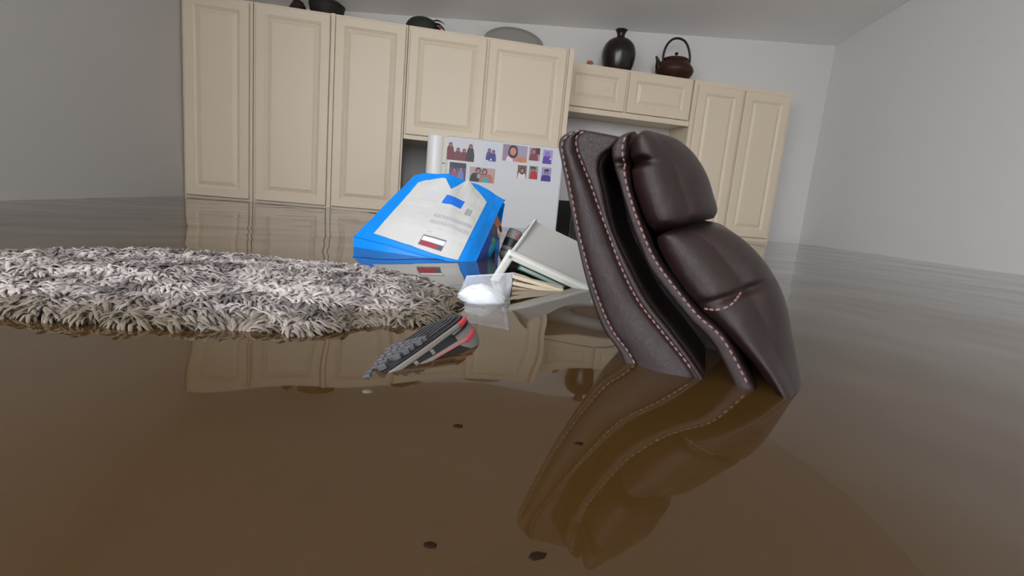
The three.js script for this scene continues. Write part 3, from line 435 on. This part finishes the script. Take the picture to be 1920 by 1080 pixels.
// ---------- shoe: upside down, toe rising out of the water ----------
{
  const a = V(0.564, 0.194, -0.802).normalize(), w = V(0.80, 0.42, 0.50).addScaledVector(a, -a.dot(V(0.80, 0.42, 0.50))).normalize(), s = new THREE.Vector3().crossVectors(w, a);
  const g = thing('trail_shoe', 'grey and black trail shoe with red accents floating sole up before the rug', 'shoe', [-0.014, 0.004, -0.452]);
  const m4 = new THREE.Matrix4().makeBasis(a, w.clone().negate(), s); g.setRotationFromMatrix(m4);
  // local: x along the shoe to the toe, y away from the viewer, z out of the sole
  const K0 = -0.11, K1 = 0.142, W = 0.050;
  const ends = (k) => { const q = k > 0.098 ? Math.sqrt(Math.max(0, 1 - ((k - 0.098) / (K1 - 0.098)) ** 2.3)) : k < -0.07 ? Math.sqrt(Math.max(0, 1 - ((-0.07 - k) / (-0.07 - K0)) ** 2)) : 1; return q; };
  const mid = (k) => -W / 2 + 0.004 - 0.04 * Math.max(0, k - 0.05), half = (k) => (W / 2) * ends(k) * (1 - 0.12 * Math.exp(-(((k + 0.03) / 0.03) ** 2)));
  const H = (k) => (0.058 - 0.10 * Math.max(0, k - 0.03)) * (0.35 + 0.65 * ends(k));
  const rubber = std({ color: rgb(0.018, 0.018, 0.021), roughness: 0.55 }), lugM = std({ color: rgb(0.060, 0.060, 0.068), roughness: 0.5 }), grey = std({ color: rgb(0.17, 0.15, 0.135), roughness: 0.6 }), red = std({ color: rgb(0.46, 0.035, 0.05), roughness: 0.5 }), pink = std({ color: rgb(0.36, 0.12, 0.12), roughness: 0.6 });
  const kk = (u) => K0 + (K1 - K0) * (0.5 - 0.5 * Math.cos(Math.PI * u));
  mesh('outsole', merge([grid((u, v) => { const k = kk(u); return [k, -mid(k) + (v * 2 - 1) * half(k), 0.0005 - 0.0015 * (v * 2 - 1) ** 4]; }, 50, 16), ...[-1, 1].map((sg) => grid((u, v) => { const k = kk(u); return [k, -mid(k) + sg * (half(k) + 0.0008 * Math.sin(v * 3.1)), -0.001 - 0.0025 * v]; }, 50, 3))]), rubber, g);
  // tread lugs: rows of blocks
  const lugShape = (() => { const sh = new THREE.Shape([[-0.0034, -0.0028], [0.001, -0.0034], [0.0036, 0], [0.001, 0.0034], [-0.0034, 0.0028], [-0.0016, 0]].map((p) => new THREE.Vector2(...p))); return new THREE.ExtrudeGeometry(sh, { depth: 0.0034, bevelEnabled: true, bevelSize: 0.0005, bevelThickness: 0.0005, bevelSegments: 1 }); })();
  for (let i = 0; i < 9; i++) for (let j = 0; j < 5; j++) { const k = -0.03 + i * 0.0104, y = mid(k) + (j - 2) * 0.0094 + (i % 2) * 0.0022; if (Math.abs(y - mid(k)) > half(k) - 0.003) continue; const l = mesh('tread_lug', lugShape, lugM, g); l.scale.setScalar(1.12); l.position.set(k, -y, 0.0005); l.rotation.z = (j > 2 ? 0.35 : -0.35) + Math.PI; }
  for (let j = 0; j < 6; j++) { const pr = tube([0.062, 0.085, 0.105, 0.122].map((k) => V(k, -mid(k) + (j - 2.5) * 0.32 * half(k), 0.0012)), 0.0011, 16, 5); mesh('tread_rib', pr, lugM, g); }
  const d0 = (ph) => Math.sin(Math.min(Math.PI / 2, Math.max(0, Math.PI / 2 - Math.abs(ph - Math.PI / 2))) * 1.4);
  const up = (k, ph, off = 0) => { const h = half(k) + 0.002 + off + 0.019 * d0(ph), hh = H(k) + off, c = Math.cos(ph), d = Math.sin(ph), e = 0.75; return [k, -mid(k) - Math.sign(c) * Math.abs(c) ** e * h, -0.0025 - Math.abs(d) ** 0.8 * hh]; };
  mesh('upper', grid((u, v) => { const k = kk(u); return up(k, v * Math.PI); }, 60, 30), std({ color: rgb(0.012, 0.013, 0.013), roughness: 0.85 }), g);
  const band = (k0, k1, pa, pb, off, mat, name, n = 40) => mesh(name, grid((u, v) => { const k = k0 + (k1 - k0) * u, A = pa(u), B = pb(u); const edge = Math.min(1, Math.min(v, 1 - v) * 6); return up(k, A + (B - A) * v, off * edge); }, n, 8), mat, g);
  const toePts = 0.1412;
  band(-0.06, toePts, () => -0.001, (u) => 0.045 + 0.02 * u, 0.0016, grey, 'midsole');
  band(0.088, toePts, (u) => 0.055, (u) => 0.30 + 0.9 * u, 0.0012, grey, 'toe_cap');
  band(-0.01, 0.090, (u) => 0.055 + 0.15 * u, (u) => 0.085 + 0.20 * u, 0.0018, grey, 'overlay');
  band(0.048, 0.112, (u) => 0.145 + 0.11 * u, (u) => 0.185 + 0.15 * u, 0.0022, pink, 'overlay').userData.label = 'faded pink overlay stripe';
  band(0.098, 0.126, (u) => 0.24, (u) => 0.34, 0.0026, red, 'accent').userData.label = 'red accent patch';
  band(0.106, 0.134, (u) => -0.001, (u) => 0.075, 0.0030, red, 'accent').userData.label = 'red accent patch';
  band(0.085, 0.133, (u) => 0.085, (u) => 0.105, 0.0026, M.black, 'trim_line');
  for (const k of [0.018, 0.044]) band(k, k + 0.005, () => 0.05, () => 0.09 + k, 0.0016, grey, 'overlay', 8);
}

// ---------- recliner ----------
{
  const g = thing('recliner', 'dark brown leather recliner back with contrast stitching standing in the water', 'recliner', [0.228, 0, -0.49]);
  const u = V(0.85, 0, 0.52).normalize(), n = V(-u.z, 0, u.x); g.setRotationFromMatrix(new THREE.Matrix4().makeBasis(u, V(0, 1, 0), n));
  // local: x across the side of the back, y up, z towards the viewer; the back is 0.5 m deep
  const rnd_ = (d, r) => d >= r ? 0 : -(r - Math.sqrt(Math.max(0, r * r - (r - d) ** 2)));
  function cushion(Lp, Rp, { depth = 0.5, r = 0.015, rs = r, front, capS = true, capE = false, ns = 90, nt = 40, z0 = 0 }) {
    const len = (P) => P.reduce((a, p, i) => i ? a + Math.hypot(p[0] - P[i - 1][0], p[1] - P[i - 1][1]) : 0, 0), LL = (len(Lp) + len(Rp)) / 2;
    const surf = (s, t) => { const A = cr(Lp, s), B = cr(Rp, s), w = Math.hypot(B[0] - A[0], B[1] - A[1]); let z = Math.min(0, rnd_(t * w, Math.min(r, w / 2)) + rnd_((1 - t) * w, Math.min(r, w / 2)) + (capS ? rnd_(s * LL, rs) : 0) + (capE ? rnd_((1 - s) * LL, rs) : 0)); const p = [A[0] + (B[0] - A[0]) * t, A[1] + (B[1] - A[1]) * t, z0 + z]; if (front) { const f = front(s, t, p, w); if (Array.isArray(f)) { p[0] += f[0]; p[1] += f[1]; p[2] += f[2]; } else p[2] += f; } return p; };
    const ease = (t) => t < 0.5 ? 0.5 * (2 * t) ** 1.5 : 1 - 0.5 * (2 - 2 * t) ** 1.5;
    const es = (s) => capS ? s ** 1.5 : s;
    const uvf = (p) => [p[0] * 3, p[1] * 3];
    const F = grid((s, t) => surf(es(s), ease(t)), ns, nt, (s, t) => uvf(surf(es(s), ease(t))));
    const side = (t) => grid((s, v) => { const p = surf(es(s), t); const q = v * v; return [p[0], p[1], p[2] + (z0 - depth - p[2]) * q]; }, ns, 14, (s, v) => { const p = surf(es(s), t); return [v * depth * 3, p[1] * 3]; });
    const top = (s) => grid((t, v) => { const p = surf(s, ease(t)), q = v * v; return [p[0], p[1], p[2] + (z0 - depth - p[2]) * q]; }, nt, 14, (t, v) => [v * depth * 3, t * 0.3]);
    const geos = [F, side(0), side(1), top(0), top(1)];
    return { geo: merge(geos), surf };
  }
  function stitches(parent, surf, path, pitch = 0.0068, len = 0.0047, rad = 0.00105, label) {   // path(q) -> [s,t]
    const N = 700, pts = []; for (let i = 0; i <= N; i++) { const [s, t] = path(i / N); pts.push(V(...surf(s, t))); }
    const one = new THREE.CapsuleGeometry(rad, len - rad * 2, 3, 7); one.rotateZ(-Math.PI / 2); const out = []; let acc = 0;
    for (let i = 1; i <= N; i++) { const d = pts[i].distanceTo(pts[i - 1]); acc += d; if (acc >= pitch) { acc = 0; const dir = pts[i].clone().sub(pts[i - 1]).normalize(); const c = one.clone(); c.applyQuaternion(new THREE.Quaternion().setFromUnitVectors(V(1, 0, 0), dir.clone().add(V(0, 0, 0)).normalize())); c.rotateZ(0); c.translate(pts[i].x, pts[i].y, pts[i].z + 0.0004); out.push(c); } }
    const m = mesh('stitching', merge(out), M.thread, parent); return m;
  }
  // outer back shell (the band with two rows of stitching)
  const AL = [[-0.078, 0.2385], [-0.0965, 0.2305], [-0.101, 0.2208], [-0.0965, 0.2050], [-0.0891, 0.1829], [-0.0736, 0.1337], [-0.060, 0.0950], [-0.046, 0.0610], [-0.0294, 0.0299], [-0.0063, 0.0040], [0.02, -0.05]];
  const AR = [[-0.036, 0.2325], [-0.041, 0.2225], [-0.053, 0.2105], [-0.0550, 0.1980], [-0.0480, 0.1780], [-0.0340, 0.1390], [-0.0125, 0.1040], [0.0120, 0.0690], [0.0415, 0.0390], [0.0725, 0.006], [0.10, -0.03]];
  const seam1 = (s) => 0.09 + 0.07 * s, S2 = [[0.18], [0.27], [0.45], [0.60], [0.71], [0.87], [0.84], [0.84], [0.87], [0.90], [0.90]], seam2 = (s) => cr(S2, s)[0];
  const shellFront = (s, t, p, w) => { const d1 = (t - seam1(s)) * w, d2 = (t - seam2(s)) * w, pin = -0.0022 * (Math.exp(-((d1 / 0.0026) ** 2)) + Math.exp(-((d2 / 0.0026) ** 2))), m = (t - seam1(s)) / (seam2(s) - seam1(s)), belly = m > 0 && m < 1 ? 0.0085 * Math.sin(Math.PI * m) * Math.min(1, s * 4) : 0; return pin + belly + 0.0022 * fbm(p[0] * 28, p[1] * 22, 4); };
  const A = cushion(AL, AR, { r: 0.006, rs: 0.016, front: shellFront, ns: 130, nt: 64, depth: 0.52 });
  const shell = mesh('back_shell', A.geo, M.leather, g);
  stitches(shell, A.surf, (q) => [0.015 + 0.90 * q, seam1(0.015 + 0.90 * q)]);
  stitches(shell, A.surf, (q) => [0.015 + 0.88 * q, seam2(0.015 + 0.88 * q)]);
  // seam band of the front cushion
  const BL = [[-0.036, 0.2330], [-0.0433, 0.2209], [-0.041, 0.206], [-0.031, 0.1850], [-0.0225, 0.1650], [-0.011, 0.1400], [0.009, 0.1040], [0.032, 0.0790], [0.0560, 0.0570], [0.085, 0.030], [0.12, -0.03]];
  const BS = [[-0.0240, 0.2385], [-0.0270, 0.2240], [-0.0245, 0.206], [-0.0205, 0.1850], [-0.0140, 0.1700], [-0.0040, 0.1500], [0.0150, 0.1180], [0.0360, 0.0940], [0.0640, 0.0660], [0.0950, 0.043], [0.14, -0.02]];
  const pucker = (p) => -0.012 * Math.exp(-(((p[1] - 0.2050 - 0.10 * (p[0] + 0.03)) / 0.0042) ** 2)) * Math.exp(-(((p[0] + 0.022) / 0.016) ** 2));
  const B = cushion(BL, BS, { r: 0.010, rs: 0.012, front: (s, t, p) => pucker(p) + 0.0016 * fbm(p[0] * 50, p[1] * 40, 8), ns: 120, nt: 22, z0: 0.004, depth: 0.45 });
  const band = mesh('seam_band', B.geo, M.leather, g);
  stitches(band, B.surf, (q) => [0.02 + 0.94 * q, 0.72], 0.0072, 0.0052, 0.0012);
  // headrest cushion
  const HL = [[-0.0200, 0.2375], [-0.0262, 0.2240], [-0.0235, 0.206], [-0.0190, 0.1850], [-0.0120, 0.1700], [-0.0020, 0.1500], [0.0080, 0.1375]];
  const HR = [[0.0030, 0.2420], [0.0190, 0.2358], [0.0350, 0.2235], [0.0500, 0.2040], [0.0600, 0.1830], [0.0660, 0.1680], [0.0640, 0.1590]];
  const fold = (p) => -0.020 * Math.exp(-(((p[1] - 0.2050 - 0.10 * (p[0] + 0.03)) / 0.0042) ** 2)) * Math.exp(-(((p[0] + 0.018) / 0.015) ** 2));
  const Hd = cushion(HL, HR, { r: 0.026, rs: 0.026, capE: true, front: (s, t, p, w) => 0.010 * Math.sin(Math.PI * Math.min(1, t * 1.6)) * (t < 0.625 ? 1 : 0) - 0.060 * Math.max(0, t - 0.22) ** 1.7 + fold(p) + 0.002 * fbm(p[0] * 26, p[1] * 26, 3), ns: 110, nt: 60, depth: 0.5, z0: 0.010 });
  mesh('headrest_cushion', Hd.geo, M.leather, g);
  // lumbar cushion below the fold, running to the right and down into the water
  const LL = [[0.0115, 0.1350], [0.0150, 0.1240], [0.0330, 0.0990], [0.0620, 0.0690], [0.0920, 0.046], [0.14, 0.0], [0.16, -0.04]];
  const LR = [[0.0400, 0.1530], [0.0800, 0.1480], [0.1150, 0.1240], [0.1420, 0.0880], [0.1580, 0.045], [0.172, 0.0], [0.18, -0.04]];
  const Lm = cushion(LL, LR, { r: 0.022, rs: 0.016, front: (s, t, p, w) => 0.010 * Math.sin(Math.PI * Math.min(1, t * 1.6)) * (t < 0.625 ? 1 : 0) - 0.060 * Math.max(0, t - 0.22) ** 1.7 + 0.002 * fbm(p[0] * 24, p[1] * 24, 12) - 0.010 * Math.exp(-(((p[1] - 0.080 - 0.45 * (p[0] - 0.076)) / 0.004) ** 2)) * Math.exp(-(((p[0] - 0.10) / 0.04) ** 2)), ns: 100, nt: 60, z0: 0.006, depth: 0.5 });
  const lum = mesh('lumbar_cushion', Lm.geo, M.leather, g);
  stitches(lum, Lm.surf, (q) => { const s = 0.50 + 0.02 * Math.sin(q * 3); return [s - 0.05 * q, 0.05 + 0.5 * q]; }, 0.0072, 0.0052, 0.0012);
  // inner core behind the gap
  const C = cushion([[-0.075, 0.215], [-0.06, 0.17], [-0.04, 0.12], [0.0, 0.06], [0.06, 0.0], [0.09, -0.1]], [[0.01, 0.225], [0.035, 0.19], [0.05, 0.15], [0.09, 0.10], [0.14, 0.03], [0.16, -0.1]], { r: 0.01, z0: -0.13, depth: 0.36 });
  mesh('inner_frame', C.geo, M.leather, g);
}

// ---------- flecks drifting on the water ----------
{
  const spots = [[0.015, -0.214, 'single dark leaf fleck floating at the bottom, left of centre', 0.0027], [0.064, -0.204, 'largest dark leaf fleck, floating nearest the bottom edge of the picture', 0.0036], [0.118, -0.311, 'round dark fleck floating alone in the reflection of the recliner', 0.0024], [0.037, -0.336, 'dark fleck floating below the trail shoe', 0.0027]];
  for (const [x, z, label, r] of spots) {
    const sh = []; for (let i = 0; i < 14; i++) { const a = i / 14 * Math.PI * 2; sh.push(new THREE.Vector2(Math.cos(a) * r * (0.8 + 0.5 * rnd()), Math.sin(a) * r * (0.35 + 0.3 * rnd()))); }
    const ge = new THREE.ExtrudeGeometry(new THREE.Shape(sh), { depth: 0.0006, bevelEnabled: true, bevelSize: 0.0003, bevelThickness: 0.0003, bevelSegments: 1 }); ge.rotateX(-Math.PI / 2); ge.rotateY(rr(-0.6, 0.6)); ge.translate(x, waterY(x, z), z);
    tag(mesh('leaf_fleck', ge, phys({ color: r > 0.006 ? rgb(0.10, 0.035, 0.018) : rgb(0.012, 0.007, 0.004), roughness: 1, specularIntensity: 0.1 })), label, 'fleck');
  }
  const f = new THREE.SphereGeometry(0.0045, 16, 10); f.scale(1, 0.35, 0.7); f.translate(-0.029, waterY(-0.029, -0.394), -0.394);
  tag(mesh('foam_bubble', f, std({ color: rgb(0.07, 0.06, 0.045), roughness: 0.8 })), 'small pale foam blob floating before the sole of the shoe', 'foam');
}
renderer.render(scene, camera);
